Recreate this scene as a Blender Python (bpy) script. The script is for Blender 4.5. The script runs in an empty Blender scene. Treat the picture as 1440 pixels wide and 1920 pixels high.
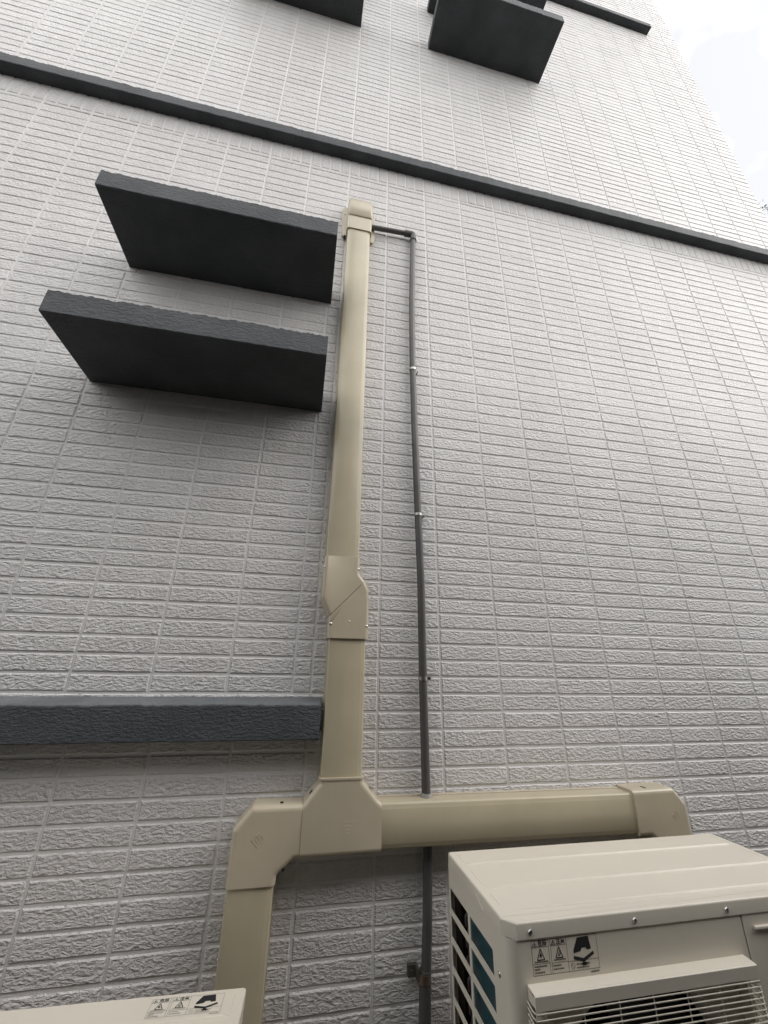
import bpy, math, random
from mathutils import Vector, Matrix
random.seed(7)
scene = bpy.context.scene
COL = scene.collection

# ------------------------------------------------------------------ camera
cam_d = bpy.data.cameras.new('camera')
cam_d.sensor_fit = 'HORIZONTAL'
cam_d.sensor_width = 36.0
cam_d.lens = 36.0 * 738.61 / 1440.0
cam_d.clip_start = 0.02
cam_d.clip_end = 800.0
cam = bpy.data.objects.new('camera', cam_d)
COL.objects.link(cam)
YAW, PIT, ROL = -0.19453, 0.37526, -0.0168
Mr = (Matrix.Rotation(YAW, 3, 'Z') @ Matrix.Rotation(PIT, 3, 'X') @ Matrix.Rotation(ROL, 3, 'Y'))
right, fwd, up = Mr.col[0], Mr.col[1], Mr.col[2]
cam.matrix_world = Matrix((
    (right[0], up[0], -fwd[0], -0.24228),
    (right[1], up[1], -fwd[1], -1.27659),
    (right[2], up[2], -fwd[2], -2.35083),
    (0, 0, 0, 1)))
scene.camera = cam

# ------------------------------------------------------------------ sky, sun, exposure
SUN_EL, SUN_AZ = 42.0, 114.0          # azimuth measured clockwise from +Y
SKY_STRENGTH, SUN_STRENGTH = 0.12, 0.26
EXPOSURE = 1.38
world = bpy.data.worlds.new('World')
scene.world = world
world.use_nodes = True
nt = world.node_tree
for n in list(nt.nodes):
    nt.nodes.remove(n)
wout = nt.nodes.new('ShaderNodeOutputWorld')
bg = nt.nodes.new('ShaderNodeBackground')
sky = nt.nodes.new('ShaderNodeTexSky')
sky.sky_type = 'NISHITA'
sky.sun_disc = False
sky.sun_elevation = math.radians(SUN_EL)
sky.sun_rotation = math.radians(SUN_AZ)
sky.air_density = 1.0
sky.dust_density = 3.0
tc = nt.nodes.new('ShaderNodeTexCoord')
cn = nt.nodes.new('ShaderNodeTexNoise')
cn.inputs['Scale'].default_value = 2.2
cn.inputs['Detail'].default_value = 5.0
cr = nt.nodes.new('ShaderNodeValToRGB')
cr.color_ramp.elements[0].position = 0.0
cr.color_ramp.elements[0].color = (0.9, 0.9, 0.9, 1)
cr.color_ramp.elements[1].position = 1.0
cr.color_ramp.elements[1].color = (0.95, 0.95, 0.95, 1)
cloud = nt.nodes.new('ShaderNodeMix')
cloud.data_type = 'RGBA'
cc = nt.nodes.new('ShaderNodeValToRGB')
cc.color_ramp.elements[0].position = 0.40
cc.color_ramp.elements[0].color = (0.295, 0.298, 0.302, 1)
cc.color_ramp.elements[1].position = 0.56
cc.color_ramp.elements[1].color = (1.0, 0.995, 0.98, 1)
csc = nt.nodes.new('ShaderNodeVectorMath')
csc.operation = 'SCALE'
csc.inputs['Scale'].default_value = 10.0
nt.links.new(cn.outputs['Fac'], cc.inputs['Fac'])
nt.links.new(cc.outputs['Color'], csc.inputs[0])
nt.links.new(csc.outputs[0], cloud.inputs[7])
cmap = nt.nodes.new('ShaderNodeMapping')
cmap.inputs['Location'].default_value = (3.0, 0.0, 2.0)
nt.links.new(tc.outputs['Generated'], cmap.inputs['Vector'])
nt.links.new(cmap.outputs['Vector'], cn.inputs['Vector'])
nt.links.new(cn.outputs['Fac'], cr.inputs['Fac'])
nt.links.new(cr.outputs['Color'], cloud.inputs[0])
nt.links.new(sky.outputs['Color'], cloud.inputs[6])
nt.links.new(cloud.outputs[2], bg.inputs['Color'])
bg.inputs['Strength'].default_value = SKY_STRENGTH
nt.links.new(bg.outputs[0], wout.inputs['Surface'])

sun_d = bpy.data.lights.new('sun', 'SUN')
sun_d.energy = SUN_STRENGTH
sun_d.angle = math.radians(24)
sun_d.color = (1.0, 0.965, 0.92)
sun = bpy.data.objects.new('sun', sun_d)
COL.objects.link(sun)
el, az = math.radians(SUN_EL), math.radians(SUN_AZ)
sdir = Vector((math.sin(az) * math.cos(el), math.cos(az) * math.cos(el), math.sin(el)))
sun.rotation_euler = sdir.to_track_quat('Z', 'Y').to_euler()
sun.location = (0, -3, 12)

vs = scene.view_settings
vs.view_transform = 'Standard'
vs.look = 'None'
vs.gamma = 1.0
vs.exposure = EXPOSURE
vs.use_curve_mapping = False
scene.cycles.max_bounces = 8

# ------------------------------------------------------------------ helpers
def tag(o, label=None, cat=None, group=None, kind=None):
    if label: o['label'] = label
    if cat: o['category'] = cat
    if group: o['group'] = group
    if kind: o['kind'] = kind
    return o

def empty(name, loc=(0, 0, 0), rz=0.0):
    o = bpy.data.objects.new(name, None)
    o.location = loc
    o.rotation_euler = (0, 0, rz)
    COL.objects.link(o)
    return o

class MB:
    def __init__(s):
        s.v, s.f, s.m = [], [], []
    def add(s, vs_, fs, mi=0):
        b = len(s.v)
        s.v += [tuple(p) for p in vs_]
        s.f += [tuple(b + i for i in f) for f in fs]
        s.m += [mi] * len(fs)
    def box(s, x0, x1, y0, y1, z0, z1, mi=0):
        v = [(x0, y0, z0), (x1, y0, z0), (x1, y1, z0), (x0, y1, z0),
             (x0, y0, z1), (x1, y0, z1), (x1, y1, z1), (x0, y1, z1)]
        s.add(v, [(0, 3, 2, 1), (4, 5, 6, 7), (0, 1, 5, 4), (1, 2, 6, 5), (2, 3, 7, 6), (3, 0, 4, 7)], mi)
    def tube(s, pts, r, n=12, caps=True, mi=0):
        pts = [Vector(p) for p in pts]
        rr = r if isinstance(r, (list, tuple)) else [r] * len(pts)
        t0 = (pts[1] - pts[0]).normalized()
        a = Vector((0, 0, 1)) if abs(t0.z) < 0.9 else Vector((1, 0, 0))
        u = t0.cross(a).normalized()
        vs_, fs = [], []
        for i, p in enumerate(pts):
            if i == 0: t = pts[1] - pts[0]
            elif i == len(pts) - 1: t = pts[-1] - pts[-2]
            else: t = (pts[i + 1] - p).normalized() + (p - pts[i - 1]).normalized()
            t = t.normalized()
            u = (u - t * u.dot(t)).normalized()
            w = t.cross(u)
            for k in range(n):
                an = 2 * math.pi * k / n
                vs_.append(p + (u * math.cos(an) + w * math.sin(an)) * rr[i])
        for i in range(len(pts) - 1):
            for k in range(n):
                fs.append((i * n + k, i * n + (k + 1) % n, (i + 1) * n + (k + 1) % n, (i + 1) * n + k))
        if caps:
            fs.append(tuple(range(n - 1, -1, -1)))
            fs.append(tuple((len(pts) - 1) * n + k for k in range(n)))
        s.add(vs_, fs, mi)
    def build(s, name, mats, parent=None, smooth=None, bevel=None):
        me = bpy.data.meshes.new(name)
        me.from_pydata(s.v, [], s.f)
        for m in (mats if isinstance(mats, (list, tuple)) else [mats]):
            me.materials.append(m)
        me.polygons.foreach_set('material_index', s.m)
        me.update()
        o = bpy.data.objects.new(name, me)
        COL.objects.link(o)
        if parent: o.parent = parent
        if bevel:
            b = o.modifiers.new('bevel', 'BEVEL')
            b.width = bevel
            b.segments = 2
            b.limit_method = 'ANGLE'
            b.angle_limit = math.radians(40)
        if smooth is not None:
            me.polygons.foreach_set('use_smooth', [True] * len(me.polygons))
            me.set_sharp_from_angle(angle=math.radians(smooth))
        return o

def mat(name, color, rough=0.5, spec=0.5, metal=0.0):
    m = bpy.data.materials.new(name)
    m.use_nodes = True
    b = m.node_tree.nodes['Principled BSDF']
    b.inputs['Base Color'].default_value = (*color, 1)
    b.inputs['Roughness'].default_value = rough
    b.inputs['Metallic'].default_value = metal
    b.inputs['Specular IOR Level'].default_value = spec
    return m

def N(m, t, **kw):
    n = m.node_tree.nodes.new(t)
    for k, v in kw.items():
        n.inputs[k].default_value = v
    return n

def L(m, a, b):
    m.node_tree.links.new(a, b)

def objcoord(m, scale=(1, 1, 1), rot=(0, 0, 0), loc=(0, 0, 0)):
    t = m.node_tree.nodes.new('ShaderNodeTexCoord')
    mp = m.node_tree.nodes.new('ShaderNodeMapping')
    mp.inputs['Scale'].default_value = scale
    mp.inputs['Rotation'].default_value = rot
    mp.inputs['Location'].default_value = loc
    L(m, t.outputs['Object'], mp.inputs['Vector'])
    return mp.outputs['Vector']

def mixcol(m, fac, c1, c2):
    n = m.node_tree.nodes.new('ShaderNodeMix')
    n.data_type = 'RGBA'
    n.inputs[6].default_value = (*c1, 1)
    n.inputs[7].default_value = (*c2, 1)
    L(m, fac, n.inputs[0])
    return n.outputs[2]

def ramp(m, fac, p0, p1):
    n = N(m, 'ShaderNodeMapRange')
    n.inputs['From Min'].default_value = p0
    n.inputs['From Max'].default_value = p1
    L(m, fac, n.inputs['Value'])
    return n.outputs['Result']

# ------------------------------------------------------------------ materials
def tile_material():
    m = mat('split_face_tile', (0.6, 0.59, 0.58), 0.42, 0.5)
    b = m.node_tree.nodes['Principled BSDF']
    # chiselled ridges running diagonally across every tile (tiles lie in the XZ plane)
    v1 = objcoord(m, rot=(0, math.radians(56), 0), scale=(62, 20, 150))
    n1 = N(m, 'ShaderNodeTexNoise', Scale=1.0, Detail=3.0, Roughness=0.5, Distortion=0.6)
    L(m, v1, n1.inputs['Vector'])
    v2 = objcoord(m, rot=(0, math.radians(35), 0), scale=(95, 20, 110), loc=(3, 0, 5))
    n2 = N(m, 'ShaderNodeTexNoise', Scale=1.0, Detail=2.0, Roughness=0.5, Distortion=0.3)
    L(m, v2, n2.inputs['Vector'])
    add = m.node_tree.nodes.new('ShaderNodeMath')
    add.operation = 'MULTIPLY_ADD'
    add.inputs[1].default_value = 0.6
    L(m, n2.outputs['Fac'], add.inputs[0])
    L(m, n1.outputs['Fac'], add.inputs[2])
    bp = N(m, 'ShaderNodeBump', Strength=1.0, Distance=0.0062)
    L(m, add.outputs[0], bp.inputs['Height'])
    L(m, bp.outputs['Normal'], b.inputs['Normal'])
    # faint dust and rain streaks
    v3 = objcoord(m, scale=(2.2, 1, 0.5))
    n3 = N(m, 'ShaderNodeTexNoise', Scale=1.0, Detail=6.0, Roughness=0.6)
    L(m, v3, n3.inputs['Vector'])
    col = mixcol(m, ramp(m, n3.outputs['Fac'], 0.3, 0.7), (0.583, 0.560, 0.552), (0.640, 0.620, 0.614))
    # thin rain streaks, and a slightly different glaze from tile to tile
    n4 = N(m, 'ShaderNodeTexNoise', Scale=1.0, Detail=4.0, Roughness=0.7)
    L(m, objcoord(m, scale=(28, 1, 0.9)), n4.inputs['Vector'])
    fl = m.node_tree.nodes.new('ShaderNodeVectorMath')
    fl.operation = 'FLOOR'
    L(m, objcoord(m, scale=(5.0, 0.0, 1 / 0.04851), loc=(0.0, 0.0, 0.6)), fl.inputs[0])
    wn = m.node_tree.nodes.new('ShaderNodeTexWhiteNoise')
    L(m, fl.outputs[0], wn.inputs['Vector'])
    def mul(colr, fac, lo, hi):
        mr = N(m, 'ShaderNodeMapRange')
        mr.inputs['To Min'].default_value = lo
        mr.inputs['To Max'].default_value = hi
        L(m, fac, mr.inputs['Value'])
        v = m.node_tree.nodes.new('ShaderNodeVectorMath')
        v.operation = 'SCALE'
        L(m, colr, v.inputs[0])
        L(m, mr.outputs['Result'], v.inputs['Scale'])
        return v.outputs[0]
    col = mul(col, ramp(m, n4.outputs['Fac'], 0.3, 0.75), 1.02, 0.93)
    col = mul(col, wn.outputs['Value'], 0.97, 1.03)
    L(m, col, b.inputs['Base Color'])
    return m

def grout_material():
    m = mat('grout', (0.66, 0.645, 0.635), 0.75, 0.3)
    b = m.node_tree.nodes['Principled BSDF']
    n = N(m, 'ShaderNodeTexNoise', Scale=180.0, Detail=3.0)
    L(m, objcoord(m), n.inputs['Vector'])
    bp = N(m, 'ShaderNodeBump', Strength=0.5, Distance=0.002)
    L(m, n.outputs['Fac'], bp.inputs['Height'])
    L(m, bp.outputs['Normal'], b.inputs['Normal'])
    return m

def slate_material(name, c1, c2, bump=0.003, rough=0.7):
    m = mat(name, c1, rough, 0.4)
    b = m.node_tree.nodes['Principled BSDF']
    n = N(m, 'ShaderNodeTexNoise', Scale=1.0, Detail=5.0, Roughness=0.65)
    L(m, objcoord(m, scale=(70, 100, 150)), n.inputs['Vector'])
    n2 = N(m, 'ShaderNodeTexNoise', Scale=7.0, Detail=4.0)
    L(m, objcoord(m), n2.inputs['Vector'])
    bp = N(m, 'ShaderNodeBump', Strength=0.9, Distance=bump)
    L(m, n.outputs['Fac'], bp.inputs['Height'])
    L(m, bp.outputs['Normal'], b.inputs['Normal'])
    L(m, mixcol(m, ramp(m, n2.outputs['Fac'], 0.35, 0.7), c1, c2), b.inputs['Base Color'])
    return m

def plastic(name, c, rough=0.38, var=0.06, scale=6.0):
    m = mat(name, c, rough, 0.5)
    b = m.node_tree.nodes['Principled BSDF']
    n = N(m, 'ShaderNodeTexNoise', Scale=scale, Detail=3.0, Roughness=0.5)
    L(m, objcoord(m), n.inputs['Vector'])
    st = N(m, 'ShaderNodeTexNoise', Scale=1.0, Detail=5.0, Roughness=0.65)
    L(m, objcoord(m, scale=(70, 70, 2.5)), st.inputs['Vector'])
    avg = N(m, 'ShaderNodeMath')
    avg.operation = 'MULTIPLY_ADD'
    avg.inputs[1].default_value = 0.14
    L(m, st.outputs['Fac'], avg.inputs[0])
    hf = N(m, 'ShaderNodeMath')
    hf.operation = 'MULTIPLY'
    hf.inputs[1].default_value = 0.86
    L(m, n.outputs['Fac'], hf.inputs[0])
    L(m, hf.outputs[0], avg.inputs[2])
    c2 = tuple(x * (1 - 2.6 * var) for x in c)
    L(m, mixcol(m, ramp(m, avg.outputs[0], 0.3, 0.7), c, c2), b.inputs['Base Color'])
    rr = N(m, 'ShaderNodeMapRange')
    rr.inputs['To Min'].default_value = rough - 0.01
    rr.inputs['To Max'].default_value = rough + 0.03
    L(m, n.outputs['Fac'], rr.inputs['Value'])
    L(m, rr.outputs['Result'], b.inputs['Roughness'])
    f = N(m, 'ShaderNodeTexNoise', Scale=260.0, Detail=2.0)
    L(m, objcoord(m), f.inputs['Vector'])
    bp = N(m, 'ShaderNodeBump', Strength=0.12, Distance=0.0006)
    L(m, f.outputs['Fac'], bp.inputs['Height'])
    L(m, bp.outputs['Normal'], b.inputs['Normal'])
    return m

TILE = tile_material()
GROUT = grout_material()
SLATE = slate_material('charcoal_paint', (0.042, 0.046, 0.051), (0.068, 0.073, 0.079), 0.008, 0.6)
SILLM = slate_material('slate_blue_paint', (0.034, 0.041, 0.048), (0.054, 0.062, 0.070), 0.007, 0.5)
SILLTOP = slate_material('pale_sill_top', (0.09, 0.10, 0.11), (0.16, 0.168, 0.175), 0.003, 0.7)  # paler colour for the top faces of the sill
DUCTM = plastic('beige_pvc', (0.475, 0.42, 0.30), 0.24)
FITM = plastic('beige_pvc_fitting', (0.50, 0.437, 0.33), 0.22)
ACM = plastic('cream_painted_steel', (0.66, 0.612, 0.525), 0.36, 0.03, 3.0)
PIPEM = plastic('grey_pvc', (0.085, 0.08, 0.078), 0.42, 0.1, 20)
STEEL = mat('stainless_steel', (0.6, 0.59, 0.57), 0.28, 0.5, 1.0)
BLACK = mat('black_plastic', (0.012, 0.012, 0.013), 0.5)
HOLE = mat('dark_opening', (0.012, 0.010, 0.008), 0.95, 0.05)
INK = mat('printed_ink', (0.012, 0.012, 0.014), 0.6)
INKL = mat('thin_print', (0.10, 0.085, 0.07), 0.6)
EMBOSS = mat('moulded_mark', (0.60, 0.52, 0.40), 0.45)

def coil_material():
    m = mat('coil_fins', (0.01, 0.12, 0.15), 0.35, 0.6)
    b = m.node_tree.nodes['Principled BSDF']
    w = m.node_tree.nodes.new('ShaderNodeTexWave')
    w.wave_type = 'BANDS'
    w.bands_direction = 'Y'
    w.inputs['Scale'].default_value = 160.0
    L(m, objcoord(m), w.inputs['Vector'])
    L(m, mixcol(m, w.outputs['Fac'], (0.003, 0.030, 0.042), (0.006, 0.075, 0.095)), b.inputs['Base Color'])
    return m
COIL = coil_material()

# ------------------------------------------------------------------ the house
GZ = -3.56                 # ground level
RP = 0.04851               # tile row pitch
house = empty('house', (0.0, 0.0, GZ))
tag(house, 'tall house wall in whitish split-face tiles with charcoal ledges', 'house')
HOFF = (0.0, 0.0, -GZ)
def hpart(mb, name, m, **kw):
    mb.v = [(x, y, z - GZ) for x, y, z in mb.v]
    return mb.build(name, m, house, **kw)

XE = 2.757                 # right-hand corner of the house
XW = -4.4
ZTOP = 7.2

def tile(mb, x0, x1, z0, z1):
    g = 0.0026             # half joint
    x0 += g; x1 -= g; z0 += g; z1 -= g
    if x1 - x0 < 0.006 or z1 - z0 < 0.006: return
    e = 0.0034
    j = lambda a: random.uniform(-a, a)
    ty = j(0.0005)
    yt = [ty + j(0.0003) for _ in range(4)]
    base, d = 0.0029, 0.0006
    a, b, c, dd = x0 + j(d), x1 + j(d), z0 + j(d), z1 + j(d)
    # bottom edge of each tile is a little ragged
    nseg = 5 if x1 - x0 > 0.1 else 2
    vb, vt = [], []
    lo = [(a + (b - a) * i / nseg, c + (j(0.0007) if 0 < i < nseg else 0)) for i in range(nseg + 1)]
    hi = [(b + (a - b) * i / nseg, dd + (j(0.0007) if 0 < i < nseg else 0)) for i in range(nseg + 1)]
    ring = lo + hi
    cx, cz = (a + b) / 2, (c + dd) / 2
    for (x, z) in ring:
        vb.append((x, base, z))
        sx = x + (e if x < cx - 0.3 * (b - a) else -e if x > cx + 0.3 * (b - a) else 0) * (1 if (abs(x - a) < 0.004 or abs(x - b) < 0.004) else 0)
        sz = z + (e if z < cz else -e)
        u = (x - a) / (b - a)
        w = (z - c) / (dd - c)
        y = (yt[0] * (1 - u) * (1 - w) + yt[1] * u * (1 - w) + yt[2] * u * w + yt[3] * (1 - u) * w)
        vt.append((sx, y, sz))
    n = len(ring)
    fs = [(i, (i + 1) % n, n + (i + 1) % n, n + i) for i in range(n)]
    fs.append(tuple(range(n, 2 * n)))
    mb.add(vb + vt, fs)

tiles = MB()
def tile_row(z0, z1, cols):
    for i in range(len(cols) - 1):
        if cols[i + 1] - cols[i] > 0.012:
            tile(tiles, cols[i], cols[i + 1], z0, z1)
reg = [k * 0.2 for k in range(int(XW / 0.2), 14)] + [XE]
bay_in = [-1.2, -1.037, -0.836, -0.635, -0.434, -0.253, -0.2]
bay = [x for x in reg if x < -1.21] + bay_in + [x for x in reg if x > -0.19]
# below the long string course
tile_row(0.0, 0.026, reg)
j = 0
while -(j + 1) * RP > GZ:
    z1, z0 = -j * RP, -(j + 1) * RP
    cols = bay if (-2.45 < z0 and z1 < -0.90) else reg
    tile_row(z0, z1, cols)
    j += 1
tile_row(GZ, -j * RP, reg)
# soldier course tucked under the string course
x = XW
while x < XE - 0.02:
    tile(tiles, x, min(x + 0.05, XE), 0.026, 0.16)
    x += 0.05
# wall above it
z = 0.19
while z < ZTOP:
    tile_row(z, min(z + RP, ZTOP), reg)
    z += RP
hpart(tiles, 'tile_cladding', TILE)
core = MB()
core.box(XW - 6.0, XE, 0.0027, 6.0, GZ - 0.05, ZTOP)
hpart(core, 'wall', GROUT)


def noise_walk(n, amp, k=0.55):
    out, v = [], 0.0
    for _ in range(n):
        v = v * k + random.uniform(-amp, amp)
        out.append(v)
    return out

def ledge(name, x0, x1, depth, z0, z1, slope=0.0, ragged=0.0022, label=None, back=0.003, mats=None):
    """plastered concrete ledge with a ragged upper edge"""
    n = max(8, int((x1 - x0) / 0.007))
    ft, fb = noise_walk(n + 1, ragged), noise_walk(n + 1, 0.0004)
    fy = noise_walk(n + 1, 0.0006)
    bt = noise_walk(n + 1, ragged * 0.5)
    rows = []
    e = 0.0022
    for i in range(n + 1):
        x = x0 + (x1 - x0) * i / n
        yf = -depth + fy[i]
        rows.append([(x, back, z0), (x, yf + e, z0 + fb[i] * 0.5), (x, yf, z0 + e + fb[i]),
                     (x, yf, z0 + (z1 - z0) * 0.5), (x, yf + 0.001, z1 - slope - 0.003 + ft[i]),
                     (x, yf + 0.006, z1 - slope + ft[i]), (x, -depth * 0.45, z1 - slope * 0.45 + bt[i]), (x, back, z1)])
    m = len(rows[0])
    vs_ = [p for r in rows for p in r]
    fs = []
    for i in range(n):
        for k in range(m):
            k2 = (k + 1) % m
            fs.append((i * m + k, (i + 1) * m + k, (i + 1) * m + k2, i * m + k2))
    fs.append(tuple(range(m - 1, -1, -1)))
    fs.append(tuple(n * m + k for k in range(m)))
    mb = MB()
    mb.add(vs_, fs)
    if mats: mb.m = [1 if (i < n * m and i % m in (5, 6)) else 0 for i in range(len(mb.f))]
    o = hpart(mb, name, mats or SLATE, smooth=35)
    if label: o['label'] = label
    return o

T = 0.078
SX0, SX1 = -1.031, -0.239
ledge('canopy_slab', SX0, SX1, 0.296, -0.897, -0.897 + T, label='upper charcoal canopy slab left of the duct top')
ledge('canopy_slab', SX0 + 0.003, SX1, 0.296, -1.452, -1.452 + T + 0.004, ragged=0.003, label='lower charcoal canopy slab left of the duct')
ledge('canopy_slab', -1.01, -0.202, 0.296, 1.612, 1.612 + T)
ledge('canopy_slab', 0.264, 1.10, 0.300, 1.602, 1.602 + T + 0.006, label='charcoal canopy slab high on the wall seen from below')
ledge('canopy_slab', 0.272, 1.10, 0.300, 2.150, 2.150 + T)
ledge('canopy_slab', -1.01, -0.202, 0.296, 2.160, 2.160 + T)
ledge('string_course', XW, XE + 0.05, 0.052, 0.140, 0.203, ragged=0.0030, label='long charcoal string course crossing the whole wall')
ledge('string_course', -0.9, 2.425, 0.052, 3.154, 3.215, label='short charcoal string course near the top right corner')
ledge('window_sill', XW, -0.170, 0.060, -2.535, -2.434, slope=0.017, ragged=0.0012, mats=[SILLM, SILLTOP], label='charcoal sill with a pale top, left of the duct')

# ------------------------------------------------------------------ duct pieces
def arc_round(pts, r):
    """round the corners of a polygon given as (x, z, radius or None)"""
    out = []
    n = len(pts)
    for i in range(n):
        p = Vector(pts[i][:2])
        ri = pts[i][2] if len(pts[i]) > 2 else r
        a, b = Vector(pts[i - 1][:2]), Vector(pts[(i + 1) % n][:2])
        if ri <= 0:
            out.append(p); continue
        da, db = (a - p), (b - p)
        la, lb = da.length, db.length
        da.normalize(); db.normalize()
        ang = math.acos(max(-1, min(1, da.dot(db))))
        if ang > math.radians(176):
            out.append(p); continue
        t = min(ri / math.tan(ang / 2), la * 0.48, lb * 0.48)
        p0, p1 = p + da * t, p + db * t
        for k in range(6):
            s = k / 5
            out.append(p0 * (1 - s) ** 2 + p * 2 * s * (1 - s) + p1 * s * s)
    return out

def inset(poly, d):
    n = len(poly)
    area = sum(poly[i].x * poly[(i + 1) % n].y - poly[(i + 1) % n].x * poly[i].y for i in range(n))
    sgn = 1 if area > 0 else -1
    out = []
    for i in range(n):
        p, a, b = poly[i], poly[i - 1], poly[(i + 1) % n]
        e1, e2 = (p - a).normalized(), (b - p).normalized()
        n1, n2 = Vector((-e1.y, e1.x)) * sgn, Vector((-e2.y, e2.x)) * sgn
        m_ = n1 + n2
        if m_.length < 1e-6: m_ = n1.copy()
        m_.normalize()
        c = max(0.35, m_.dot(n1))
        out.append(p + m_ * (d / c))
    return out

def edge_inset(pts, ds):
    """move edge i (from point i to i+1) inwards by ds[i]"""
    n = len(pts)
    P = [Vector(p[:2]) for p in pts]
    area = sum(P[i].x * P[(i + 1) % n].y - P[(i + 1) % n].x * P[i].y for i in range(n))
    sg = 1 if area > 0 else -1
    out = []
    for i in range(n):
        p = P[i]
        e1, e2 = (p - P[i - 1]).normalized(), (P[(i + 1) % n] - p).normalized()
        n1, n2 = Vector((-e1.y, e1.x)) * sg, Vector((-e2.y, e2.x)) * sg
        d1, d2 = ds[i - 1], ds[i]
        cr_ = e1.x * e2.y - e1.y * e2.x
        if abs(cr_) < 1e-3:
            q = p + n1 * ((d1 + d2) / 2)
        else:
            a_, b_ = p + n1 * d1, p + n2 * d2
            t_ = ((b_ - a_).x * e2.y - (b_ - a_).y * e2.x) / cr_
            q = a_ + e1 * t_
            mx = 2.2 * max(d1, d2, 1e-9)
            if (q - p).length > mx:
                q = p + (q - p).normalized() * mx
        out.append((q, cr_ * sg > 0))
    return out

def fix_round(corners, rads, amt):
    out = []
    n = len(corners)
    for i in range(n):
        p, convex = corners[i]
        a, b = corners[i - 1][0], corners[(i + 1) % n][0]
        r = max(0.0004, rads[i] - amt) if convex else rads[i] + amt
        da, db = (a - p), (b - p)
        la, lb = da.length, db.length
        da.normalize(); db.normalize()
        ang = math.acos(max(-1, min(1, da.dot(db))))
        t = min(r / math.tan(max(ang, 0.2) / 2), la * 0.45, lb * 0.45)
        p0, p1 = p + da * t, p + db * t
        for k in range(6):
            s_ = k / 5
            out.append(p0 * (1 - s_) ** 2 + p * 2 * s_ * (1 - s_) + p1 * s_ * s_)
    return out

def slab_xz(mb, pts, y0, y1, rb, corner=0.004, seg=5, flat=()):
    """outline in XZ extruded from y0 (wall) to y1 (front); edges listed in flat are cut square, the rest rounded"""
    n0 = len(pts)
    rads = [(p[2] if len(p) > 2 else corner) for p in pts]
    w = [0.0 if i in flat else 1.0 for i in range(n0)]
    def ring(amt):
        return fix_round(edge_inset(pts, [amt * k + (0 if k else 0.0) for k in w]), rads, amt)
    layers = [(ring(0.0), y0)]
    for k in range(seg + 1):
        th = math.pi / 2 * k / seg
        layers.append((ring(rb * (1 - math.cos(th))), y1 + rb - rb * math.sin(th)))
    layers.append((ring(rb + 0.0008), y1 - 0.00005))
    n = len(layers[0][0])
    vs_ = [(p.x, y, p.y) for pl, y in layers for p in pl]
    fs = []
    for l in range(len(layers) - 1):
        for i in range(n):
            fs.append((l * n + i, l * n + (i + 1) % n, (l + 1) * n + (i + 1) % n, (l + 1) * n + i))
    fs.append(tuple((len(layers) - 1) * n + i for i in range(n)))
    fs.append(tuple(range(n - 1, -1, -1)))
    mb.add(vs_, fs)

def run_profile(w, d, r):
    """cross-section across the run: (offset, y) points; tight rounded corner, tilted shoulder, flat face"""
    h = w / 2
    q = min(0.0075, r * 0.6)
    tilt = 0.0022 if r > 0.005 else 0.0
    sh = 0.0075 if r > 0.005 else 0.0004
    left = [(-h, 0.006), (-h, -d + q + tilt)]
    for k in range(1, 7):
        th = math.radians(74) * k / 6
        left.append((-h + q - q * math.cos(th), -d + tilt + q - q * math.sin(th)))
    left.append((left[-1][0] + sh, -d + 0.0003))
    left.append((left[-1][0] + 0.0006, -d))
    return left + [(-x, y) for x, y in reversed(left)]

def run(mb, a, b, w, d, r=0.0165, steps=2):
    """straight duct cover from a to b (x, z)"""
    a, b = Vector(a), Vector(b)
    t = (b - a).normalized()
    nrm = Vector((-t.y, t.x))
    pr = run_profile(w, d, r)
    vs_, fs = [], []
    for s in range(steps):
        p = a.lerp(b, s / (steps - 1))
        for o_, y in pr:
            q = p + nrm * o_
            vs_.append((q.x, y, q.y))
    m = len(pr)
    for s in range(steps - 1):
        for k in range(m):
            k2 = (k + 1) % m
            fs.append((s * m + k, s * m + k2, (s + 1) * m + k2, (s + 1) * m + k))
    fs.append(tuple(range(m - 1, -1, -1)))
    fs.append(tuple((steps - 1) * m + k for k in range(m)))
    mb.add(vs_, fs)

duct = empty('cable_duct', (-0.1, 0.0, GZ))
tag(duct, 'beige plastic duct climbing the tiled wall and branching above the outdoor units', 'duct')
def dpart(mb, name, m=FITM, parent=None, **kw):
    kw.setdefault('smooth', 40)
    off = Vector((0.1, 0, -GZ)) if parent is None else Vector((0.1, 0, -GZ))
    mb.v = [(x + off.x, y, z + off.z) for x, y, z in mb.v]
    return mb.build(name, m, parent or duct, **kw)

def screw(x, y, z, r=0.0042, nx=0, parent=None, name='screw', m=STEEL, nrm=(0, -1, 0)):
    mb = MB()
    p = Vector((x, y, z)); nn = Vector(nrm).normalized()
    mb.tube([p - nn * 0.004, p + nn * 0.0006, p + nn * 0.0018, p + nn * 0.0024], [r, r, r * 0.8, r * 0.25], n=14)
    return mb

D = 0.065
# upper run
mb = MB(); run(mb, (-0.1335, -2.06), (-0.142, -0.44), 0.104, D); dpart(mb, 'duct_cover', DUCTM)
# lower run
mb = MB(); run(mb, (-0.1045, -2.66), (-0.1065, -2.20), 0.108, D); dpart(mb, 'duct_cover', DUCTM)
# branch to the right
mb = MB(); run(mb, (-0.03, -2.732), (0.80, -2.736), 0.100, D); dpart(mb, 'duct_cover', DUCTM)
# left drop
mb = MB(); run(mb, (-0.306, GZ + 0.10), (-0.3065, -2.79), 0.106, D); dpart(mb, 'duct_cover', DUCTM)
# right drop behind the unit
mb = MB(); run(mb, (0.878, GZ + 0.25), (0.878, -2.80), 0.104, D); dpart(mb, 'duct_cover', DUCTM)

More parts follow.
